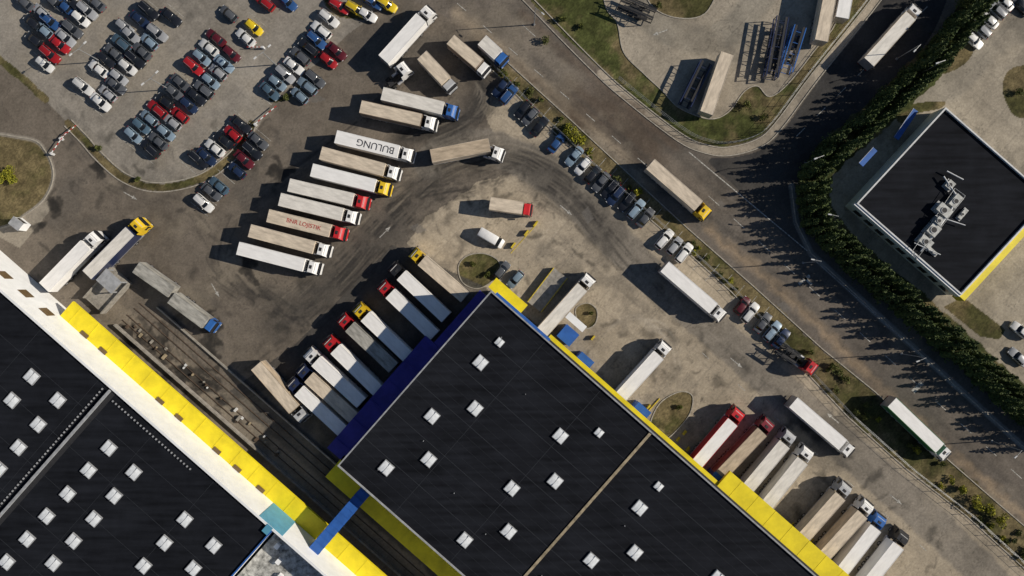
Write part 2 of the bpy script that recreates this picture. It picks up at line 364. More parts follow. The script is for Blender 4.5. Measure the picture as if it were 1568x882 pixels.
for L,nm in names.items():
    rr,cc=np.nonzero(cellab==L)
    if not len(rr): continue
    q=np.stack([idx[rr,cc],idx[rr,cc+1],idx[rr+1,cc+1],idx[rr+1,cc]],1)
    uq,inv=np.unique(q.ravel(),return_inverse=True)
    co=np.stack([X.ravel()[uq],Y.ravel()[uq],np.zeros(len(uq))],1).astype(np.float32)
    cl=np.concatenate([C.reshape(-1,3)[uq],np.ones((len(uq),1))],1).astype(np.float32)
    fv=inv.ravel().astype(np.int32)
    if L==0: # outer skirt out to the horizon
        nb=len(co); E=3000; x0,x1,y0,y1=xs[0],xs[-1],ys[0],ys[-1]
        ext=np.array([(x0,y0,0),(x1,y0,0),(x1,y1,0),(x0,y1,0),(-E,-E,0),(E,-E,0),(E,E,0),(-E,E,0)],np.float32)
        co=np.concatenate([co,ext]); cl=np.concatenate([cl,np.tile(np.array([[.13,.12,.09,1]],np.float32),(8,1))])
        fv=np.concatenate([fv,np.array([4,5,1,0,5,6,2,1,6,7,3,2,7,4,0,3],np.int32)+nb])
    me=bpy.data.meshes.new(nm); nf=len(fv)//4
    me.vertices.add(len(co)); me.vertices.foreach_set('co',co.ravel())
    me.loops.add(len(fv)); me.loops.foreach_set('vertex_index',fv)
    me.polygons.add(nf); me.polygons.foreach_set('loop_start',np.arange(0,nf*4,4,dtype=np.int32))
    a=me.color_attributes.new('albedo','FLOAT_COLOR','POINT'); a.data.foreach_set('color',cl.ravel())
    me.materials.append(gmat); me.update(calc_edges=True); me.validate()
    place(me,nm)
# ------------------------------------------------------------ kerbs & markings
def ribbon(mb,path,w,z0,z1,m,closed=False):
    p=[Vector((W(*q).x,W(*q).y)) for q in path]; n=len(p)
    for i in range(n if closed else n-1):
        a=p[i];b_=p[(i+1)%n]; d=(b_-a)
        if d.length<1e-4: continue
        d.normalize(); nn=Vector((-d.y,d.x))*w/2
        if z1-z0<.01: mb.add([(*(a+nn),z1),(*(a-nn),z1),(*(b_-nn),z1),(*(b_+nn),z1)],[(0,1,2,3)],m)
        else: mb.prism([tuple(a+nn),tuple(a-nn),tuple(b_-nn),tuple(b_+nn)],z0,z1,m)
kb=MB()
S1c=catmull(S1,False,6)
def off(path,o):
    r=[]
    for i,p in enumerate(path):
        a=np.array(path[max(0,i-1)]);c=np.array(path[min(len(path)-1,i+1)]); d=c-a; d=d/(np.linalg.norm(d)+1e-9); r.append((p[0]-d[1]*o,p[1]+d[0]*o))
    return r
for pth,cl_ in ([(off(S1c,7),0),(off(S1c,-7),0)]+[(q,1) for q in ISL]+[(isl,1),(off(SW,6.5),0),(off(SW,-6.5),0),(gt,1),(vl,0),(vr,0),(hsw,0),(NY,1)]):
    ribbon(kb,pth,.2,0,.12,0,bool(cl_))
kb.obj('kerb',[M['kerb']])
mk=MB()
def line(a,b_,w=.14,z=.006): ribbon(mk,[a,b_],w,z-.002,z,0)
def dashes(a,b_,on=22,offl=30,w=.14):
    a=np.array(a,float);b_=np.array(b_,float);L=np.linalg.norm(b_-a);d=(b_-a)/L;t=0
    while t<L: line(a+d*t,a+d*min(L,t+on),w); t+=on+offl
line((1055,233),(1236,384),.2); dashes((1085,300),(1600,765)); dashes((700,5),(1000,262),18,34)
line((1232,425),(1243,436),.5); line((1398,600),(1412,586),.9); line((1223,435),(1240,422),.6)
dashes((1420,10),(1200,228),18,26)
line((820,56),(800,38)); line((1240,392),(1590,705),.12)
dashes((1075,540),(1460,880),14,60,.12)
def arrow(px,py,ang,s=1.):
    c=W(px,py); ca,sa=math.cos(math.radians(-ang)),math.sin(math.radians(-ang))
    T=lambda x,y:(c.x+s*(x*ca-y*sa),c.y+s*(x*sa+y*ca),.006)
    mk.add([T(-1.6,-.09),T(.4,-.09),T(.4,.09),T(-1.6,.09),T(.4,-.38),T(1.5,0),T(.4,.38)],[(0,1,2,3),(4,5,6)],0)
for x,y,a_ in((867,322,40),(1128,556,40),(1372,765,40),(590,355,-45),(330,445,60),(1275,640,220),(1010,50,160),(200,300,30)): arrow(x,y,a_)
# stall lines in the car park (rows)
def stalls(a,b_,n,length=34,ang=40):
    a=np.array(a,float);b_=np.array(b_,float); d=np.array([math.cos(math.radians(ang)),math.sin(math.radians(ang))])
    for i in range(n+1):
        c=a+(b_-a)*i/n; line(c-d*length/2,c+d*length/2,.09)
stalls((232,5),(118,145),9); stalls((268,15),(145,168),10); stalls((330,58),(193,218),11); stalls((395,30),(222,240),13)
stalls((508,18),(403,150),9); stalls((120,5),(55,105),7); stalls((372,180),(290,258),6); stalls((402,205),(305,320),7)
for i in range(9): line((1010+i*19-6,350+i*16.5+14),(1010+i*19+16,350+i*16.5-12),.09)
for i in range(14): line((770+i*17,130+i*15.5+14),(770+i*17+22,130+i*15.5-12),.09)
mk.obj('road_marking',[M['paintw']])
# ------------------------------------------------------------ cars
def car_mesh(kind):
    mb=MB(); L={'sedan':4.5,'hatch':4.0,'suv':4.5,'wagon':4.6}[kind]; h=L/2; up=.18 if kind=='suv' else 0; w=.9 if kind!='hatch' else .86
    st=[(-h,.68,.45,.74,.76),(-h+.1,.86,.34,.86,.9),(-h+.5,.97,.28,.93,.99),(-h*.45,1,.25,.93,.97),(0,1,.25,.93,.97),(h*.42,1,.25,.92,.97),(h*.62,.98,.26,.86,.93),(h-.3,.92,.28,.74,.80),(h-.08,.82,.34,.64,.67),(h,.64,.42,.58,.6)]
    secs=[]
    for x,ww,zb,zs,zt in st:
        ww*=w; zs+=up; zt+=up
        half=[(ww*.9,zb),(ww,zb+.15),(ww,zs-.12),(ww*.94,zs),(ww*.5,zt)]
        secs.append([(x,y,z) for y,z in half]+[(x,-y,z) for y,z in half[::-1]])
    mb.loft(secs,0)
    rb,fb,rt,ft={'sedan':(-h+.55,h*.45,-h+1.05,h*.1),'hatch':(-h+.15,h*.5,-h+.5,h*.12),'suv':(-h+.1,h*.45,-h+.35,h*.12),'wagon':(-h+.12,h*.45,-h+.45,h*.1)}[kind]
    zb=.92+up; zt=1.42+up*1.2; wb=w*.91; wt=w*.70
    b0=[(rb,-wb*.85),(rb-.04,0),(rb,wb*.85),(rb+.3,wb),(fb-.35,wb),(fb,wb*.8),(fb+.1,0),(fb,-wb*.8),(fb-.35,-wb),(rb+.3,-wb)]
    t0=[(rt,-wt*.85),(rt-.04,0),(rt,wt*.85),(rt+.2,wt),(ft-.2,wt),(ft,wt*.8),(ft+.07,0),(ft,-wt*.8),(ft-.2,-wt),(rt+.2,-wt)]
    mid=[(a[0]*.12+c[0]*.88,a[1]*.12+c[1]*.88) for a,c in zip(b0,t0)]
    tin=[(x*.97+.0,y*.9) for x,y in t0]
    mb.loft([[(x,y,zb-.03) for x,y in b0],[(x,y,zt-.06) for x,y in mid],[(x,y,zt) for x,y in t0],[(x,y,zt+.03) for x,y in tin]],0,lambda k,i:1 if k==0 else 0)
    for sy in(-1,1):
        for xa,xb in((rb+.25,rt+.2),((rb+fb)/2,(rt+ft)/2+.05),(fb-.33,ft-.17)):
            mb.cyl((xa,sy*wb*1.0,zb),(xb,sy*wt*1.02,zt-.03),.035,.035,0,5)
        for xx in(-h*.6,h*.62): mb.wheel(xx,sy*(w-.1),.32,.22,2,3)
        mb.box(fb-.32,fb-.16,sy*(w+.02)-.07+sy*.08,sy*(w+.02)+.07+sy*.08,zb-.02,zb+.13,0,.02,.02)
        mb.box(h-.3,h-.07,sy*w*.66-.16,sy*w*.66+.16,.58+up,.70+up,4)
        mb.box(-h+.0,-h+.12,sy*w*.66-.16,sy*w*.66+.16,.70+up,.84+up,5)
    if kind in('suv','wagon'):
        for sy in(-1,1): mb.box(rt+.2,ft-.2,sy*wt*.9-.025,sy*wt*.9+.025,zt+.03,zt+.08,3)
    return mb.mesh('car_'+kind,[M['carpaint'],M['glass'],M['tire'],M['chrome'],M['lampglass'],M['redlamp']])
CM={k:car_mesh(k) for k in('sedan','hatch','suv','wagon')}
CC=dict(w=(.76,.76,.75),s=(.34,.35,.37),g=(.10,.107,.12),k=(.014,.016,.022),n=(.016,.030,.075),b=(.03,.09,.25),r=(.38,.015,.02),y=(.72,.52,.02),t=(.07,.12,.17),m=(.11,.012,.02),l=(.22,.30,.38))
def car(px,py,c,ang=40,kind=None):
    kind=kind or rs.choice(['sedan','hatch','suv','wagon','sedan','hatch'])
    fl=rs.choice([0,180])
    p=W(px+rs.uniform(-.8,.8),py+rs.uniform(-.8,.8),.9); p.z=0
    k_=rs.uniform(.8,1.1); cc=[x*k_ for x in CC[c]]
    place(CM[kind],'parked_car',p,math.radians(-ang+fl+rs.uniform(-2,2)),None,cc)
cars="""97,8,b 84,4,g 62,17,s 75,32,b 66,46,l 52,60,k 90,68,r 76,83,r 67,98,w 110,44,g 99,57,s 122,28,w 133,16,s 146,3,g 112,6,k 36,2,g 48,34,k
228,16,k 214,30,n 186,66,t 199,52,s 174,80,g 162,92,k 150,105,w 128,133,w
262,26,k 240,50,s 228,63,l 216,78,g 205,90,k 194,102,w 181,117,s 176,131,g 164,143,s 153,156,w
320,73,w 308,88,l 296,102,r 276,127,g 265,140,g 252,155,k 240,167,r 228,180,l 215,192,t 203,206,l
388,42,y 376,58,w 353,82,m 343,97,l 333,110,s 322,124,l 312,136,g 300,147,k 288,160,n 275,175,r 264,187,s 253,202,l 241,215,g 229,228,k
503,28,w 491,45,w 484,60,b 472,72,k 460,86,g 449,100,w 437,113,s 424,126,l 413,139,t
515,78,m 503,92,r 482,120,g 470,132,l 458,146,l 330,57,m 103,-8,w 190,40,s
368,190,k 356,204,r 342,215,k 329,227,w 316,240,n 303,243,k 395,215,g 385,230,k 374,244,m 362,261,n 335,284,t 324,294,g 312,311,w 440,2,b 405,3,r 350,20,g""".split()
for c in cars:
    x,y,k=c.split(','); car(float(x),float(y),k)
for c in "768,133,n 778,144,b 800,168,k 812,178,g 826,194,k 853,218,b 880,239,l 893,254,w 908,266,k 921,278,g 935,289,k 943,300,n 961,309,k 974,321,l 988,333,g 1018,366,w 1033,377,s 1048,388,w 1137,467,m 1150,479,w 1168,495,g 1183,507,l 1197,519,n".split():
    x,y,k=c.split(','); car(float(x),float(y),k,-50)
for c in "768,414,g 789,427,l 1503,45,s 1491,60,w 1515,30,w 1526,15,s 1538,2,w 1552,-8,g 1566,10,k 1563,507,w 1560,547,s".split():
    x,y,k=c.split(','); car(float(x),float(y),k,-50 if float(x)<1000 else 42)
for c in "520,8,r 545,14,y 570,3,b 592,6,y 560,22,w".split():
    x,y,k=c.split(','); car(float(x),float(y),k,30)
# ------------------------------------------------------------ vans and trucks
TM=lambda roof,side,cab:[R[roof],R[side] if side in R and side!='r' else P.get(side,R['w']),P[cab],M['glass'],M['dark'],M['tire'],M['chrome'],M['redlamp'],M['lampglass']]
def body(mb,x0,x1,z0=1.15,zt=4.0,w=1.27):
    n=max(4,int((x1-x0)/.62)); secs=[]
    for i in range(n+1):
        x=x0+(x1-x0)*i/n; dz=0 if i%2==0 else -.015
        if i in(0,n): dz=0
        secs.append([(x,w,z0),(x,w,zt-.07),(x,w-.07,zt+dz*.3),(x,0,zt+.02+dz),(x,-w+.07,zt+dz*.3),(x,-w,zt-.07),(x,-w,z0)])
    mb.loft(secs,1,lambda k,i:0 if i in(2,3) else (4 if i==6 else 1),sm=False)
    mb.box(x0-.04,x0,-w,w,z0,zt-.02,6); mb.box(x1,x1+.05,-w+.02,w-.02,z0,zt+.02,1)
    for sy in(-1,1):
        mb.box(x0,x1,sy*(w+.015)-.02,sy*(w+.015)+.02,z0-.12,z0+.1,6)
        mb.box(x0,x1,sy*(w-.03)-.035,sy*(w-.03)+.035,zt-.04,zt+.03,1)
def chassis(mb,x0,x1):
    for sy in(-1,1): mb.box(x0,x1,sy*.45-.08,sy*.45+.08,.75,1.05,4)
def axles(mb,xs_,dual=False):
    for x in xs_:
        for sy in(-1,1): mb.wheel(x,sy*1.05,.5,.36 if not dual else .5,5,6)
        mb.box(x-.08,x+.08,-.9,.9,.45,.6,4)
def cab(mb,xn,zt=3.75,lo=False):
    if lo: prof=[(.05,.4),(0,1.1),(.1,1.7),(.42,2.45),(.7,2.72),(1.75,2.78),(1.85,.8)]
    else: prof=[(.05,.4),(0,1.2),(.08,1.85),(.32,2.85),(.62,3.25),(1.15,zt),(2.15,zt+.06),(2.25,.8)]
    secs=[]
    ztop=prof[-2][1]
    for x,z in prof:
        k=1.24 if z<ztop*.75 else 1.08 if z>ztop*.93 else 1.18
        nose=.85 if x<.04 else .94 if x<.2 else 1
        secs.append([(xn-x,k*nose,z),(xn-x,-k*nose,z)])
    n=len(secs); vs=[s[0] for s in secs]+[s[1] for s in secs]
    for i in range(n-1):
        a,b_,c,d=vs[i],vs[i+1],vs[n+i+1],vs[n+i]
        mb.add([a,b_,c,d],[(0,1,2,3)],3 if i==2 else 2)
    mb.add([vs[n-1],vs[0],vs[n],vs[2*n-1]],[(0,1,2,3)],2)
    mb.add(vs[:n],[tuple(range(n))],2); mb.add(vs[n:],[tuple(range(n))],2)
    for sy in(-1,1):
        mb.box(xn-1.35,xn-.45,sy*1.235-.015,sy*1.235+.015,1.75,2.45,3)       # side window
        mb.box(xn-.45,xn-.30,sy*1.42-.13,sy*1.42+.13,1.7,2.5,4)              # mirrors
        mb.box(xn-.12,xn+.02,sy*.85-.2,sy*.85+.2,.7,.95,8)
        mb.wheel(xn-1.35,sy*1.02,.5,.34,5,6)
    mb.box(xn-.2,xn+.05,-1.15,1.15,.35,.62,4)
    mb.box(xn-.5,xn-.1,-1.05,1.05,(2.5 if lo else 2.92),(2.56 if lo else 3.0),4)  # sun visor
    if not lo:
        mb.box(xn-1.95,xn-1.45,-.35,.35,zt+.04,zt+.12,4,.03,.03)
        for sy in(-1,1): mb.box(xn-2.75,xn-2.2,sy*1.18-.04,sy*1.18+.04,1.,3.5,2) # side fairings
        mb.box(xn-.95,xn-.85,-.9,.9,3.52,3.6,8)
def tractor(mb,xn):
    cab(mb,xn); chassis(mb,xn-5.6,xn-1.5)
    axles(mb,[xn-4.9],True)
    for sy in(-1,1): mb.cyl((xn-3.9,sy*.95,.7),(xn-2.6,sy*.95,.7),.33,.33,6,10)
    mb.box(xn-5.4,xn-4.4,-.5,.5,1.05,1.15,4); mb.box(xn-2.6,xn-2.3,-.8,.8,1.1,2.4,4)
def ends(tail,nose,z=4.0):
    a=W(*tail,z);b_=W(*nose,z); d=b_-a; c=(a+b_)/2; c.z=0
    return c,d.length,math.atan2(d.y,d.x)
def semi(tail,nose,roof,cabc,side=None,cy=0,text=None,name='semi_truck'):
    side=side or roof; c,L,yaw=ends(tail,nose); mb=MB(); xn=L/2; x0=-L/2; x1=xn-3.05
    body(mb,x0,x1); chassis(mb,x0+.3,x1-.5); axles(mb,[x0+2.2,x0+3.5,x0+4.8])
    for sy in(-1,1): mb.box(x1-3.1,x1-2.95,sy*.9-.07,sy*.9+.07,.15,1.1,4)
    mb.box(x0+.1,x0+.25,-1.15,1.15,.45,.6,4)
    for sy in(-1,1): mb.box(x0-.06,x0,sy*.95-.2,sy*.95+.2,.85,1.0,7)
    t=MB(); tractor(t,xn); k=xn-4.9
    mb.merge(t,Matrix.Translation((k,0,0))@Matrix.Rotation(cy,4,'Z')@Matrix.Translation((-k,0,0)) if cy else None)
    o=mb.obj(name,TM(roof,side,cabc),c,yaw)
    if text:
        body_,size_,rot_,mt_,tx_=text
        cu=bpy.data.curves.new('lettering','FONT'); cu.body=body_; cu.size=size_; cu.align_x='CENTER'; cu.align_y='CENTER'; cu.extrude=.004
        tmp=bpy.data.objects.new('tmp',cu); COL.objects.link(tmp); bpy.context.view_layer.update()
        me=bpy.data.meshes.new_from_object(tmp.evaluated_get(bpy.context.evaluated_depsgraph_get())); bpy.data.objects.remove(tmp)
        me.materials.clear(); me.materials.append(mt_); q=place(me,'roof_lettering',(tx_,0,4.035),rot_,o)
    return o
def rigid(tail,nose,roof,cabc,side=None,name='box_truck',zt=3.6,lo=True):
    side=side or roof; c,L,yaw=ends(tail,nose,zt); mb=MB(); xn=L/2;x0=-L/2; cl=2.0 if lo else 2.5
    body(mb,x0,xn-cl,1.05,zt,1.22); chassis(mb,x0+.2,xn-1.2); cab(mb,xn,lo=lo); axles(mb,[x0+1.6]+([x0+2.9] if L>7.5 else []),True)
    for sy in(-1,1): mb.cyl((-.6,sy*.9,.7),(.5,sy*.9,.7),.28,.28,6,10)
    return mb.obj(name,TM(roof,side,cabc),c,yaw)
def drawbar(tail,nose,roof):
    c,L,yaw=ends(tail,nose,3.6); mb=MB(); body(mb,-L/2,L/2,1.05,3.6,1.22); chassis(mb,-L/2,L/2); axles(mb,[-L/2+1.2,L/2-1.4])
    mb.box(L/2,L/2+1.6,-.06,.06,.7,.82,4); return mb.obj('drawbar_trailer',TM(roof,roof,'w'),c,yaw)
dk=mat('lettering_black',(.05,.05,.06)); rd=mat('lettering_red',(.45,.03,.03))
semi((587,91),(661,9),'w','w'); 
rigid((646,84),(693,134),'c','s'); rigid((690,60),(746,108),'c','w','d'); rigid((738,61),(774,94),'W','b','w',zt=3.0)
semi((585,143),(701,171),'W','b'); semi((552,163),(668,189),'c','w','d')
semi((514,209),(633,238),'w','w',text=('BULUNG',1.9,math.pi,dk,0.2)); semi((491,234),(611,266),'c','w'); semi((477,260),(597,290),'w','y'); semi((442,283),(563,311),'W','r')
semi((428,305),(547,334),'W','w'); semi((410,330),(528,359),'c','r',text=('BNR LOJISTIK',1.15,0,rd,-.5)); semi((382,353),(503,385),'c','w'); semi((364,380),(488,412),'w','w')
semi((660,239),(773,217),'b','w','c',cy=math.radians(-30)); rigid((750,311),(816,321),'c','r')
semi((67,440),(147,358),'w','w'); semi((133,421),(216,337),'W','y','n')
drawbar((208,409),(262,447),'g'); rigid((262,456),(326,504),'g','b'); semi((392,560),(466,645),'c','s','b')
for t,n_,r_,c_ in(((712,455),(628,383),'c','y'),((683,486),(597,405),'w','k'),((665,514),(580,433),'w','r'),((626,548),(542,468),'w','y'),((602,563),(518,484),'g','r'),((580,600),(496,518),'w','r'),
    ((553,617),(466,537),'w','w'),((541,640),(455,562),'c','n'),((524,660),(440,582),'w','n')): semi(t,n_,r_,c_)
for t,n_,r_,c_,s_ in(((829,510),(908,422),'W','w','c'),((946,613),(1025,526),'w','w',None),((1061,718),(1138,628),'w','r','r'),((1102,730),(1184,644),'b','m','d'),((1142,752),(1217,662),'W','s',None),((1171,778),(1244,687),'W','w',None),
    ((1223,832),(1303,742),'c','s',None),((1255,860),(1337,770),'c','w',None),((1280,888),(1356,790),'w','b',None),((1325,900),(1391,817),'w','k',None)): semi(t,n_,r_,c_,s_)
semi((996,251),(1088,331),'c','y'); semi((1018,408),(1111,488),'w','w'); semi((1215,616),(1309,697),'w','w'); semi((1366,616),(1457,703),'w','w','G'); semi((1331,95),(1411,6),'W','w','c')
def trailer(tail,nose,roof):
    c,L,yaw=ends(tail,nose); mb=MB(); body(mb,-L/2,L/2); chassis(mb,-L/2+.3,L/2-.5); axles(mb,[-L/2+2.2,-L/2+3.5,-L/2+4.8])
    for sy in(-1,1): mb.box(L/2-3.1,L/2-2.95,sy*.9-.07,sy*.9+.07,0,1.1,4)
    return mb.obj('parked_semitrailer',TM(roof,roof,'w'),c,yaw)
trailer((1082,173),(1114,82),'c'); trailer((1258,62),(1278,-40),'c'); trailer((1290,27),(1308,-70),'w')
# tractor only
def bobtail(tail,nose,cc):
    c,L,yaw=ends(tail,nose,2.5); mb=MB(); tractor(mb,2.9); return mb.obj('truck_tractor',TM('w','w',cc),c,yaw)
bobtail((592,128),(626,101),'w')
bobtail((1212,541),(1249,569),'r')
def van(px,py,ang):
    mb=MB(); w=.98
    prof=[(-2.7,.45,1.9,.93),(-2.62,.35,2.15,.97),(-2.2,.3,2.25,1),(1.0,.3,2.25,1),(1.35,.3,2.1,.99)]
    secs=[]
    for x,zb,zt,k in prof: secs.append([(x,w*k,zb),(x,w*k,1.2),(x,w*k*.9,zt-.1),(x,w*k*.75,zt),(x,-w*k*.75,zt),(x,-w*k*.9,zt-.1),(x,-w*k,1.2),(x,-w*k,zb)])
    mb.loft(secs,0)
    fr=[(1.35,.3,2.1,.99,),(2.0,.3,1.2,.97),(2.55,.35,1.0,.9),(2.7,.42,.75,.8)]
    secs=[]
    for x,zb,zt,k in fr: secs.append([(x,w*k,zb),(x,w*k,min(1.2,zt-.12)),(x,w*k*.9,zt-.1),(x,w*k*.75,zt),(x,-w*k*.75,zt),(x,-w*k*.9,zt-.1),(x,-w*k,min(1.2,zt-.12)),(x,-w*k,zb)])
    mb.loft(secs,0,lambda k,i:1 if k==0 and i in(1,2,3,4,5) else 0)
    for sy in(-1,1):
        for xx in(-1.7,1.8): mb.wheel(xx,sy*.85,.34,.24,2,3)
        mb.box(1.35,1.5,sy*1.12-.1,sy*1.12+.1,1.2,1.5,2)
    p=W(px,py,2); p.z=0
    mb.obj('delivery_van',[P['w'],M['glass'],M['tire'],M['chrome']],p,math.radians(-ang))
van(752,364,30)
def lattice(tail,nose,c):
    cc,L,yaw=ends(tail,nose,3.); mb=MB()
    for sy in(-1,1):
        for z in(1.0,2.9):
            mb.box(-L/2,L/2,sy*1.15-.1,sy*1.15+.1,z,z+.16,0)
        k=int(L/1.9)
        for i in range(k+1):
            x=-L/2+.1+(L-.2)*i/k; mb.box(x-.06,x+.06,sy*1.15-.06,sy*1.15+.06,1.1,2.95,0)
            if i<k: mb.cyl((x,sy*1.15,1.1),(x+(L-.2)/k,sy*1.15,2.9),.04,.04,0,5)
        mb.box(-L/2,L/2-1,sy*.75-.22,sy*.75+.22,1.0,1.05,1)
        mb.box(-L/2+1,L/2,sy*.75-.2,sy*.75+.2,3.0,3.04,1)
    k=int(L/1.1)
    for i in range(k+1):
        x=-L/2+.1+(L-.2)*i/k
        mb.box(x-.05,x+.05,-1.1,1.1,.9,1.0,0)
        if i%2: mb.box(x-.05,x+.05,-1.1,1.1,2.88,2.98,0)
    for x in(-L/2+3,-L/2+4.2,L/2-2.5):
        for sy in(-1,1): mb.wheel(x,sy*1.0,.45,.3,2,1)
    mb.obj('car_transporter_trailer',[P[c],M['dark'],M['tire']],cc,yaw)
lattice((1182,118),(1199,25),'n'); lattice((1205,108),(1226,40),'b'); lattice((1050,160),(1082,95),'n'); lattice((1195,533),(1222,551),'k'); lattice((950,0),(1003,22),'k')
# ------------------------------------------------------------ buildings
u=(.752,-.66); v=(-.66,-.752)
def ab(o,p): d=(p[0]-o[0],p[1]-o[1]); return d[0]*u[0]+d[1]*u[1], d[0]*v[0]+d[1]*v[1]
def skylights(parent,o,pts,z,small=()):
    mb=MB()
    for i,(x,y) in enumerate(pts):
        a,b_=ab(o,W(x,y,z)); r=1.12 if i not in small else .72
        mb.obox(o,u,v,a-r,a+r,b_-r,b_+r,z-.05,z+.35,1)
        q=r*.9; p8=[]
        for (da,db,zz) in((-q,-q,.36),(q,-q,.36),(q,q,.36),(-q,q,.36),(-q*.5,-q*.5,.48),(q*.5,-q*.5,.48),(q*.5,q*.5,.48),(-q*.5,q*.5,.48)):
            p8.append((o[0]+u[0]*(a+da)+v[0]*(b_+db),o[1]+u[1]*(a+da)+v[1]*(b_+db),z+zz))
        mb.add(p8,[(4,5,6,7),(0,1,5,4),(1,2,6,5),(2,3,7,6),(3,0,4,7)],0)
        mb.obox(o,u,v,a-.03,a+.03,b_-r,b_+r,z+.36,z+.52,1)
    mb.obj('skylights',[M['skyl'],M['trim']],parent=parent)
Z1=12.5
A=W(752,445,Z1); BL=125.; BW=356*.1192
wh=empty('warehouse')
mb=MB(); mb.obox(A,u,v,0,BL,0,BW,0,Z1-.5,0); mb.obj('walls',[M['greywall']],parent=wh)
mb=MB(); mb.obox(A,u,v,.25,BL-.25,.25,BW-.25,Z1-.5,Z1,0)
mb.obj('roof',[M['roof']],parent=wh)
mb=MB()
for (a0,a1,b0,b1) in((0,BL,0,.25),(0,BL,BW-.25,BW),(0,.25,.25,BW-.25)): mb.obox(A,u,v,a0,a1,b0,b1,Z1-.5,Z1+.35,0)
mb.obj('parapet',[M['trim']],parent=wh)
mb=MB()
for b_ in np.arange(BW/6,BW-1,BW/6): mb.obox(A,u,v,.4,BL,b_-.06,b_+.06,Z1,Z1+.03,0)
for b_ in np.arange(BW/24,BW-.5,BW/24): mb.obox(A,u,v,.4,BL,b_-.02,b_+.02,Z1,Z1+.012,0)
for a_ in(13.5,27,): mb.obox(A,u,v,a_-.05,a_+.05,.4,BW-.4,Z1,Z1+.022,0)
aj,_=ab(A,W(985,675,Z1)); mb.obox(A,u,v,aj-.25,aj+.25,.3,BW-.3,Z1,Z1+.2,1)
for k in range(30):
    a_=rs.uniform(3,110);b_=rs.uniform(3,BW-3); mb.cyl((A[0]+u[0]*a_+v[0]*b_,A[1]+u[1]*a_+v[1]*b_,Z1),(A[0]+u[0]*a_+v[0]*b_,A[1]+u[1]*a_+v[1]*b_,Z1+.4),.08,.08,2,8)
mb.obj('roof_seams',[M['seam'],M['tan'],M['trim']],parent=wh)
skylights(wh,A,[(765,524),(736,555),(662,637),(728,625),(592,716),(657,703),(858,667),(917,662),(784,747),(850,736),(1008,744),(979,777),(712,826),(779,813),(905,857),(972,845),(1098,884)],Z1,(0,7,10))
# canopies
mb=MB()
mb.obox(A,u,v,-3.9,-.01,15,BW+1.2,4.4,5.2,0); mb.obox(A,u,v,-1.8,-.01,1.5,14.95,4.4,5.2,0)
for k in range(10):
    b_=6+k*3.9
    mb.obox(A,u,v,-1.2,-.02,b_-1.6,b_+1.6,.9,4.3,1)
for k in range(6): mb.obox(A,u,v,-3.95,-.05,16+k*5,16.15+k*5,5.2,5.32,0)
mb.obj('dock_canopy',[M['bluedeep'],M['dark']],parent=wh)
mb=MB()
mb.obox(A,u,v,-1.,7,-2.4,-.01,4.6,5.3,0)
mb.obox(A,u,v,1.,14,-.5,-.02,10.5,Z1+.2,1)
mb.obox(A,u,v,14.05,57,-1.1,-.01,4.6,5.4,0)
mb.obox(A,u,v,57.05,BL,-4.1,-.01,5.0,5.8,0)
mb.obox(A,u,v,14.05,BL,-.3,-.02,5.9,11,2)
for k in range(14): mb.obox(A,u,v,60+k*4.3,60.12+k*4.3,-4.1,-.4,5.8,5.84,0)
mb.obj('facade_canopy',[M['yellow'],M['blue'],M['dark']],parent=wh)
mb=MB()
mb.obox(A,u,v,-.5,BL,BW+.01,BW+5.6,4.5,5.2,0)
for k in range(26): mb.obox(A,u,v,k*4.,k*4.+.12,BW+.2,BW+5.6,5.2,5.26,0)
mb.obj('side_canopy',[M['yellow']],parent=wh)
mb=MB()
for x,y in((870,513),(893,555),(980,632),(1097,738)):
    a_,b_=ab(A,W(x,y,4)); mb.obox(A,u,v,a_-1.5,a_+1.5,b_-1.3,b_+1.6,0,4.0,0); mb.obox(A,u,v,a_-1.6,a_+1.6,b_-1.45,b_+1.6,4.0,4.15,0); mb.obox(A,u,v,a_-1.3,a_+1.3,b_-1.38,b_-1.3,.8,3.6,1)
for x,y in((1065,725),(1145,758),(1175,785),(1225,835),(948,620),(832,518)):
    a_,b_=ab(A,W(x,y,3)); mb.obox(A,u,v,a_-1.6,a_+1.6,b_+.2,-.05,0,4.,1)
a_,b_=ab(A,W(882,493,4)); mb.obox(A,u,v,a_-2.2,a_+2.2,b_-.7,b_+.7,3.6,4.0,2)
mb.obj('dock_houses',[M['blue'],M['dark'],M['white']],parent=wh)
# second warehouse
Z2=12.5; w2=empty('warehouse'); Bc=W(418,812,Z2); BB=Bc
mb=MB(); mb.obox(BB,u,v,-130,0,0,95,0,Z2-.4,0); mb.obj('walls',[M['white']],parent=w2)
mb=MB(); mb.obox(BB,u,v,-130,-.25,.3,95,Z2-.4,Z2,0); mb.obj('roof',[M['roof']],parent=w2)
mb=MB()
mb.obox(BB,u,v,-130,60,-.45,-.01,0,Z2+.4,0); mb.obox(BB,u,v,-.25,0,.01,95,Z2-.4,Z2+.35,1)
mb.obj('facade_wall',[M['white'],M['blue']],parent=w2)
ja,_=ab(BB,W(168,600,Z2))
mb=MB(); mb.obox(BB,u,v,ja-.2,ja+.2,.3,95,Z2,Z2+.6,1); mb.obox(BB,u,v,ja+.3,ja+1.1,.3,95,Z2,Z2+.02,2)
for k in range(75):
    mb.obox(BB,u,v,ja-1.3-.13,ja-1.3+.13,1+k*.75,1.26+k*.75,Z2,Z2+.22,1)
for k in range(26): mb.obox(BB,u,v,ja+1.5+k*.75,ja+1.76+k*.75,1.4,1.66,Z2,Z2+.22,1)
for a_ in np.arange(-112,0,14.): 
    if abs(a_-ja)>1: mb.obox(BB,u,v,a_-.04,a_+.04,.4,95,Z2,Z2+.025,3)
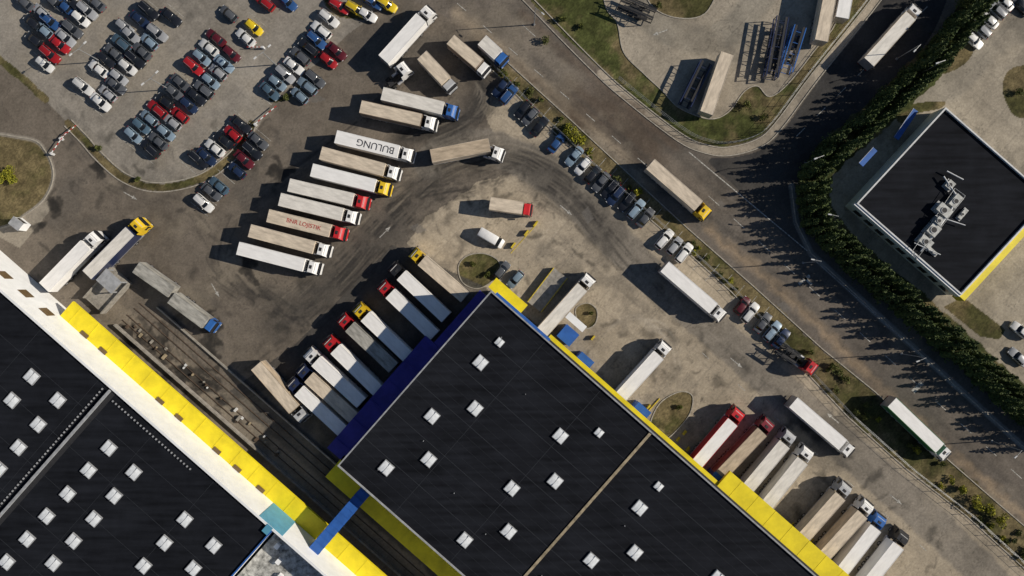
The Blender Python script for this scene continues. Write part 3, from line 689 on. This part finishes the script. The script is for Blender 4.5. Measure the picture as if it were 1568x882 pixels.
for b_ in np.arange(6,95,7.): mb.obox(BB,u,v,-130,-.4,b_-.04,b_+.04,Z2,Z2+.03,3)
mb.obj('roof_ridge',[M['trimw'],M['trim'],M['dark'],M['seam']],parent=w2)
skylights(w2,BB,[(50,577),(20,613),(90,613),(60,650),(30,685),(0,718),(168,686),(137,720),(206,723),(105,756),(176,759),(73,790),(145,794),(43,825),(114,828),(83,862),(284,795),(253,831),(328,835),(221,866),(297,870),(12,860)],Z2)
mb=MB()
a0,b0=ab(BB,W(112,462,4.5))
mb.obox(BB,u,v,a0,60,b0,-.46,3.9,4.6,0)
for k in range(28): mb.obox(BB,u,v,a0+2+k*4.6,a0+2.15+k*4.6,b0,-.5,4.6,4.66,0)
mb.obj('platform_canopy',[M['yellow']],parent=w2)
mb=MB()
for x,y in((78,467),(45,440),(12,412)):
    a_,b_=ab(BB,W(x,y,8)); mb.obox(BB,u,v,a_-1.1,a_+1.1,-.52,-.46,6,8.5,0)
for x,y in((124,519),(151,545),(235,626),(264,651),(320,704),(350,733),(385,765)):
    a_,b_=ab(BB,W(x,y,4.7)); mb.obox(BB,u,v,a_-.85,a_+.85,-1.25,-.5,4.6,4.78,0)
mb.obj('windows',[M['ldark']],parent=w2)
mb=MB(); mb.obox(BB,u,v,-3.6,2.0,-.55,-.46,4.7,Z2+.3,0); mb.obox(BB,u,v,-1.5,-.2,-.46,1.2,Z2+.41,Z2+.5,0); mb.obj('teal_panel',[M['ltblue']],parent=w2)
an=empty('annex_building')
mb=MB(); mb.obox(BB,u,v,.5,60,.0,26,0,8.,1,0)
for k in range(9): mb.obox(BB,u,v,2+k*2.1,2.9+k*2.1,3+(k*37%7),4+(k*37%7),8,8.8,1)
mb.obox(BB,u,v,.5,60,.1,.4,8,8.5,1)
mb.obj('roof_and_walls',[M['gravel'],M['white']],parent=an)
# bridge
p=W(559,753,9);q=W(470,856,9); d=(q-p); L=d.length; mb=MB(); mb.box(0,L,-1.1,1.1,6.4,9,0)
for k in range(int(L/1.4)): mb.box(.3+k*1.4,.36+k*1.4,-1.14,1.14,6.5,9.05,0)
for sy in(-1,1): mb.box(.5,L-.5,sy*1.11-.01,sy*1.11+.01,7.4,8.3,1)
for x in(L*.3,L*.75): mb.box(x-.25,x+.25,-.4,.4,0,6.4,0)
mb.obj('connecting_footbridge',[M['blue'],M['glass']],(p.x,p.y,0),math.atan2(d.y,d.x))
# third building (east)
Z3=4.6; e3=empty('office_building'); Q=[W(1446,165,Z3),W(1310,312,Z3),W(1470,452,Z3),W(1606,305,Z3)]; Qp=[(a.x,a.y) for a in Q]; cx=sum(a[0] for a in Qp)/4; cy_=sum(a[1] for a in Qp)/4
sc=lambda k:[(cx+(a-cx)*k,cy_+(b_-cy_)*k) for a,b_ in Qp]
mb=MB(); mb.prism(Qp,0,Z3-.3,0); mb.obj('walls',[M['white']],parent=e3)
mb=MB(); mb.prism(sc(.985),Z3-.3,Z3,0); mb.obj('roof',[M['roof']],parent=e3)
mb=MB(); e=sc(1.0); i_=sc(.978)
for k in range(4):
    n_=(k+1)%4; mb.prism([e[k],e[n_],i_[n_],i_[k]],Z3-.3,Z3+.5,0)
mb.obj('parapet',[M['trimw']],parent=e3)
dq=(Q[3]-Q[2]).normalized(); nq=Vector((dq.y,-dq.x,0)); Lq=(Q[3]-Q[2]).length; 
mb=MB(); mb.obox(Q[2],(dq.x,dq.y),(nq.x,nq.y),-.3,Lq,.02,1.3,2.2,4.8,0); mb.obj('yellow_facade',[M['yellow']],parent=e3)
dl=(Q[2]-Q[1]).normalized(); nl=Vector((dl.y,-dl.x,0)); 
if nl.x>0: nl=-nl
mb=MB(); LL=(Q[2]-Q[1]).length
for k in range(9): mb.obox(Q[1],(dl.x,dl.y),(nl.x,nl.y),1.5+k*2.8,3.3+k*2.8,.01,.06,.9,2.6,0)
mb.obj('windows',[M['glass']],parent=e3)
mb=MB(); mb.obox(Q[1],(dl.x,dl.y),(nl.x,nl.y),-.2,LL,.02,.4,3.4,4.9,0); mb.obj('fascia',[M['white']],parent=e3)
mb=MB(); 
for x,y,a_,b_,h in((1418,370,1.3,.8,1.1),(1430,352,1.0,1.1,1.4),(1446,322,1.4,.9,1.3),(1464,308,.8,1.3,1.1),(1455,283,.7,.8,.9),(1438,338,.6,.7,1.7),(1428,385,.9,.35,.5),(1474,328,.4,1.1,.5)):
    c=W(x,y,Z3+h); a2,b2=ab((0,0),c); mb.obox((0,0),u,v,a2-a_,a2+a_,b2-b_,b2+b_,Z3+.25,Z3+h,2)
    mb.obox((0,0),u,v,a2-a_*1.25,a2+a_*1.25,b2-b_*1.25,b2+b_*1.25,Z3+.01,Z3+.2,1)
    mb.cyl((c.x,c.y,Z3+h),(c.x,c.y,Z3+h+.12),min(a_,b_)*.7,min(a_,b_)*.7,1,14)
    mb.cyl((c.x,c.y,Z3+h+.12),(c.x,c.y,Z3+h+.13),min(a_,b_)*.55,min(a_,b_)*.55,3,12)
for (x0,y0),(x1,y1),r in(((1410,385),(1440,345),.16),((1440,345),(1470,300),.2),((1432,330),(1478,345),.1),((1400,372),(1440,390),.1),((1445,270),(1465,300),.14),((1450,262),(1475,275),.12)):
    mb.cyl(W(x0,y0,Z3+.9),W(x1,y1,Z3+.9),r,r,0,10)
for (x0,y0),(x1,y1) in(((1404,396),(1478,300)),((1396,386),(1462,288)),((1404,396),(1396,386)),((1478,300),(1462,288)),((1441,348),(1429,337))):
    for z in(Z3+.35,Z3+1.1): mb.cyl(W(x0,y0,z),W(x1,y1,z),.05,.05,1,6)
for k in range(9):
    c=W(1402+k*9,392-k*11.5,Z3+.3); mb.cyl((c.x,c.y,Z3),(c.x,c.y,Z3+1.1),.05,.05,1,6)
mb.obj('rooftop_air_handlers',[M['trimw'],M['steel'],M['acgrey'],M['dark']],parent=e3)
# blue bicycle-shelter style awnings north-west of the office building
mb=MB()
for (x0,y0),(x1,y1) in(((1372,212),(1402,168)),((1318,252),(1340,228))):
    a=W(x0,y0,2.4);b_=W(x1,y1,2.4);d=b_-a;L=d.length;dd=d/L;nn=(-dd.y,dd.x)
    mb.obox(a,(dd.x,dd.y),nn,0,L,-.6,.6,2.3,2.42,0); mb.obox(a,(dd.x,dd.y),nn,0,L,.45,.55,2.42,2.5,1)
    for t in(.3,L/2,L-.3): 
        c=a+dd*t; mb.cyl((c.x,c.y,0),(c.x,c.y,2.3),.05,.05,1,6)
mb.obj('shelter_awning',[M['blue'],M['steel']])
# gate kiosk, ramp
mb=MB(); c=W(22,342,3); mb.box(-1.1,1.1,-.8,.8,0,2.5,0); mb.box(-1.2,1.2,-.9,.9,2.5,2.65,1); mb.box(-.9,.9,.8,.83,1,2.1,2); mb.obj('gate_kiosk',[M['white'],M['trim'],M['glass']],(c.x,c.y,0),math.radians(-38))
def barrier(px,py,ang,L=5):
    mb=MB(); c=W(px,py,1)
    mb.box(-.2,.2,-.2,.2,0,1.1,0)
    n=8
    for i in range(n): mb.box(.1+i*L/n,.1+(i+1)*L/n,-.06,.06,.92,1.04,1 if i%2 else 2)
    mb.obj('gate_barrier',[M['trimw'],rd,M['white']],(c.x,c.y,0),math.radians(-ang))
barrier(78,235,-55); barrier(92,212,-40,4); barrier(390,190,-40,5.5); barrier(402,72,180,3)
mb=MB(); c=W(165,445,1); yr=math.radians(48)
mb.box(-4,4,-2.2,2.2,0,1.2,0); mb.box(-4,4,-2.4,-2.2,0,2.,0); mb.box(-4,4,2.2,2.4,0,2.,0); mb.box(1,4,-2,2,3.6,3.8,1)
for x in(1.2,3.8):
    for y in(-1.8,1.8): mb.box(x-.1,x+.1,y-.1,y+.1,1.2,3.6,1)
mb.obj('loading_ramp',[M['concrete'],M['trim']],(c.x,c.y,0),yr)
# rails + low platform walls
mb=MB()
def along(px,py,a0,a1,w,z0,z1,m): o=W(px,py,0); mb.obox(o,u,v,a0,a1,-w/2,w/2,z0,z1,m)
for k,(dx,dy) in enumerate(((188,490),(195,482),(206,472),(214,464))): along(dx,dy,0,95,.1,0,.16,0)
mb.obj('railway_rails',[M['rust']])
mb=MB(); along(178,497,0,90,.35,0,1.,0); along(224,455,3,62,.3,0,.5,0)
mb.obj('platform_edge_wall',[M['concrete']])
mb=MB()
for k in range(30):
    t=rs.uniform(0,340); o=W(200+t*.752+rs.uniform(-6,6),492+t*.66+rs.uniform(-8,6)); s_=rs.uniform(.2,.6)
    mb.obox(o,u,v,0,s_,0,s_*rs.uniform(.5,2),0,rs.uniform(.15,.7),rs.choice([0,0,1,2,3]))
mb.obj('stacked_pallets',[M['rust'],M['concrete'],M['trimw'],M['tan']])
# dock guide rails / bollards yellow
mb=MB()
def yb(x0,y0,x1,y1,h=.5,w=.2): 
    a=W(x0,y0);b_=W(x1,y1);d=(b_-a);nn=Vector((-d.y,d.x,0)).normalized()*w/2
    mb.prism([(a+nn)[:2],(a-nn)[:2],(b_-nn)[:2],(b_+nn)[:2]],0,h,0)
for x,y in((817,347),(803,361),(783,380)): yb(x,y,x+6,y-8,.9,.35)
yb(822,343,782,388,.05,.12)
for x,y in((905,520),(912,585),(930,600),(1035,675),(1050,690),(1045,665),(990,625),(1090,690)): yb(x,y,x+5,y-6,.9,.3)
for x,y in((850,420),(1010,610),(1215,800),(1245,825)): yb(x,y,x-40,y+45,.25,.18)
mb.obj('safety_bollard',[M['painty']])
mb=MB(); a=W(858,418);b_=W(818,470);d=(b_-a);L=d.length; mb.box(0,L,-1.6,1.6,0,1.1,0); mb.box(0,L,1.6,1.75,0,1.2,1); mb.box(0,L,-1.75,-1.6,0,1.2,1)
mb.obj('dock_ramp',[M['concrete'],M['painty']],a,math.atan2(d.y,d.x))
# ------------------------------------------------------------ fence, lamps
def fence(path,name='perimeter_fence',h=2.):
    mb=MB(); p=[W(*q) for q in path]
    for i in range(len(p)-1):
        a,b_=p[i],p[i+1]; d=b_-a; L=d.length; n=max(1,int(L/3))
        for k in range(n): c=a+d*k/n; mb.cyl((c.x,c.y,0),(c.x,c.y,h),.05,.05,0,6)
        for z in(.3,1.1,1.95): mb.cyl((a.x,a.y,z),(b_.x,b_.y,z),.025,.025,0,5)
    mb.obj(name,[M['steel']])
fence(off(vl,-5)); fence(off(SW[8:],-12))
def lamp(px,py,ang,hh=9,arms=1):
    mb=MB(); c=W(px,py,hh); mb.cyl((0,0,0),(0,0,hh),.11,.06,0,8); mb.box(-.2,.2,-.2,.2,0,.25,0)
    for k in range(arms):
        s_=1 if k==0 else -1
        mb.cyl((0,0,hh-.05),(s_*1.5,0,hh+.25),.05,.04,0,6); mb.box(min(s_*1.4,s_*2.1),max(s_*1.4,s_*2.1),-.14,.14,hh+.17,hh+.32,1,.04,.03)
    mb.obj('street_lamp',[M['steel'],M['trimw']],(c.x,c.y,0),math.radians(ang))
for x,y,a_ in((1410,68,225),(1448,92,200),(1262,238,200),(1284,331,170),(1258,400,170),(1418,548,200),(1565,690,220),(820,12,-40)): lamp(x,y,a_)
for x,y in((402,80),(230,120),(120,75)): lamp(x,y,40,8,2)
# ------------------------------------------------------------ vegetation
def leafcloud(pts,size,r):
    n=len(pts); a=r.normal(size=(n,3)); a/=np.linalg.norm(a,axis=1)[:,None]; b_=np.cross(a,r.normal(size=(n,3))); b_/=np.linalg.norm(b_,axis=1)[:,None]
    s=(size*r.uniform(.6,1.3,n))[:,None]
    vs=np.stack([pts-a*s,pts+b_*s*.6,pts+a*s,pts-b_*s*.6],1).reshape(-1,3)
    return vs
def cloudobj(name,vlist,mats,extra=None,midx=0):
    V=np.concatenate(vlist); nf=len(V)//4; mb=MB()
    if extra: mb.merge(extra)
    base=len(mb.v); 
    allv=np.concatenate([np.array(mb.v).reshape(-1,3),V]) if base else V
    faces=[f for f in mb.f]+[[base+4*i,base+4*i+1,base+4*i+2,base+4*i+3] for i in range(nf)]
    me=bpy.data.meshes.new(name); me.from_pydata([tuple(x) for x in allv],[],faces)
    for m in mats: me.materials.append(m)
    me.polygons.foreach_set('material_index',mb.m+[midx]*nf)
    return place(me,name)
r_=np.random.default_rng(5)
hp=[W(x,y,4) for x,y in hedge_path]; cum=0; vl_=[]; ex=MB()
pos=[]
for i in range(len(hp)-1):
    a,b_=hp[i],hp[i+1]; L=(b_-a).length; d=(b_-a)/L if L else Vector((1,0,0)); nn=Vector((-d.y,d.x,0))
    t=cum
    while t<L:
        for o in(-1.3,1.3): pos.append(a+d*(t+r_.uniform(-.4,.4)+(.9 if o>0 else 0))+nn*(o+r_.uniform(-.45,.45)))
        t+=2.0
    cum=t-L
for c in pos:
    ht=r_.uniform(6.2,9.6); R0=r_.uniform(1.2,1.75); n=300
    h=r_.uniform(0.02,1,n)**.9; th=r_.uniform(0,2*np.pi,n); lob=1+.25*np.sin(th*r_.integers(4,7)+h*9+r_.uniform(0,6))
    rad=R0*(1-h)**.7*lob*r_.uniform(.6,1.08,n)
    vl_.append(leafcloud(np.stack([c.x+rad*np.cos(th),c.y+rad*np.sin(th),.2+h*ht],1),.27,r_))
    ex.cyl((c.x,c.y,0),(c.x,c.y,ht*.9),R0*.65,.05,0,7)
cloudobj('conifer_hedge',vl_,[M['leafdark']],ex)
def shrub(px,py,rad,ht,m='leaf',name='shrub',n=500,dens=1.):
    c=W(px,py,ht*.6); ex=MB(); pts=[]
    k=max(3,int(4+rad)); 
    for i in range(k):
        th=r_.uniform(0,6.28); rr=rad*.6*math.sqrt(r_.uniform(0,1)); cc=np.array([c.x+rr*math.cos(th),c.y+rr*math.sin(th),ht*r_.uniform(.45,.8)])
        ex.cyl((c.x,c.y,0),tuple(cc),.08,.03,1,5)
        q=r_.normal(size=(int(n/k),3)); q/=np.linalg.norm(q,axis=1)[:,None]; q*=(r_.uniform(.3,1,len(q))**.5)[:,None]*rad*.55; q[:,2]*=ht*.35/(rad*.55)
        pts.append(cc+q)
    P_=np.concatenate(pts); P_[:,2]=np.maximum(P_[:,2],.1)
    cloudobj(name,[leafcloud(P_,.16,r_)],[M[m],M['bark']],ex)
for x,y,ra,h in((882,205,1.8,2.5),(870,196,1.4,2),(893,215,1.2,1.8),(1500,770,1.7,2.4),(1515,782,1.5,2),(1535,798,1.6,2.2),(1478,752,1.2,1.8),(14,266,1.6,2.),(4,272,1.4,1.7),(18,275,1.1,1.5)): shrub(x,y,ra,h,'leafy')
for k in range(64):
    t=r_.uniform(0,1); i=int(t*9.99); f=t*10-i; a=np.array(vl[i])*(1-f)+np.array(vl[i+1])*f; b_=np.array(vr[i])*(1-f)+np.array(vr[i+1])*f; p=a+(b_-a)*r_.uniform(.2,.8)
    shrub(p[0],p[1],r_.uniform(.4,1.1),r_.uniform(.5,1.6),'leaf' if k%4 else 'leafy',n=160)
for x,y,ra,h in((836,62,1.,1.5),(860,30,1.,1.5),(1145,160,1.2,1.6),(1170,180,1.,1.3),(890,40,.8,1),(1010,8,.8,1),(725,405,.8,1.),(745,420,.7,1),(905,480,.6,.8),(1040,625,.7,.9),(1455,95,.8,1),(150,228,.8,1.2),(210,275,.7,1),(440,148,.8,1.3),(1560,140,1.,1.4)): shrub(x,y,ra,h,'leaf',n=220)
def tree(px,py,ht,rad):
    shrub(px,py,rad,ht,'leaf','tree',900)
for x,y,h,r0 in((1480,5,6,2.2),(1445,62,5,1.8)): tree(x,y,h,r0)
# ------------------------------------------------------------ light, world, camera
el=math.radians(30); az=math.radians(4)
sv=Vector((math.cos(el)*math.cos(az),math.cos(el)*math.sin(az),math.sin(el)))
sd=bpy.data.lights.new('sun','SUN'); sd.energy=5; sd.angle=math.radians(.5); sd.color=(1,.91,.77)
so=bpy.data.objects.new('sun',sd); COL.objects.link(so); so.rotation_euler=sv.to_track_quat('Z','Y').to_euler()
w=bpy.data.worlds.new('World'); scene.world=w; w.use_nodes=True; nt=w.node_tree
sk=nt.nodes.new('ShaderNodeTexSky'); sk.sky_type='NISHITA'; sk.sun_disc=False; sk.sun_elevation=el; sk.sun_rotation=math.radians(86)
sk.dust_density=.3; sk.ozone_density=3.0
nt.links.new(sk.outputs[0],nt.nodes['Background'].inputs[0]); nt.nodes['Background'].inputs[1].default_value=.055
cd=bpy.data.cameras.new('camera'); cam=bpy.data.objects.new('camera',cd); COL.objects.link(cam); cam.location=(0,0,H); cd.sensor_width=36; cd.lens=36*H/(1568*S); cd.clip_end=8000
scene.camera=cam
scene.view_settings.view_transform='Standard'; scene.view_settings.look='None'; scene.view_settings.exposure=0
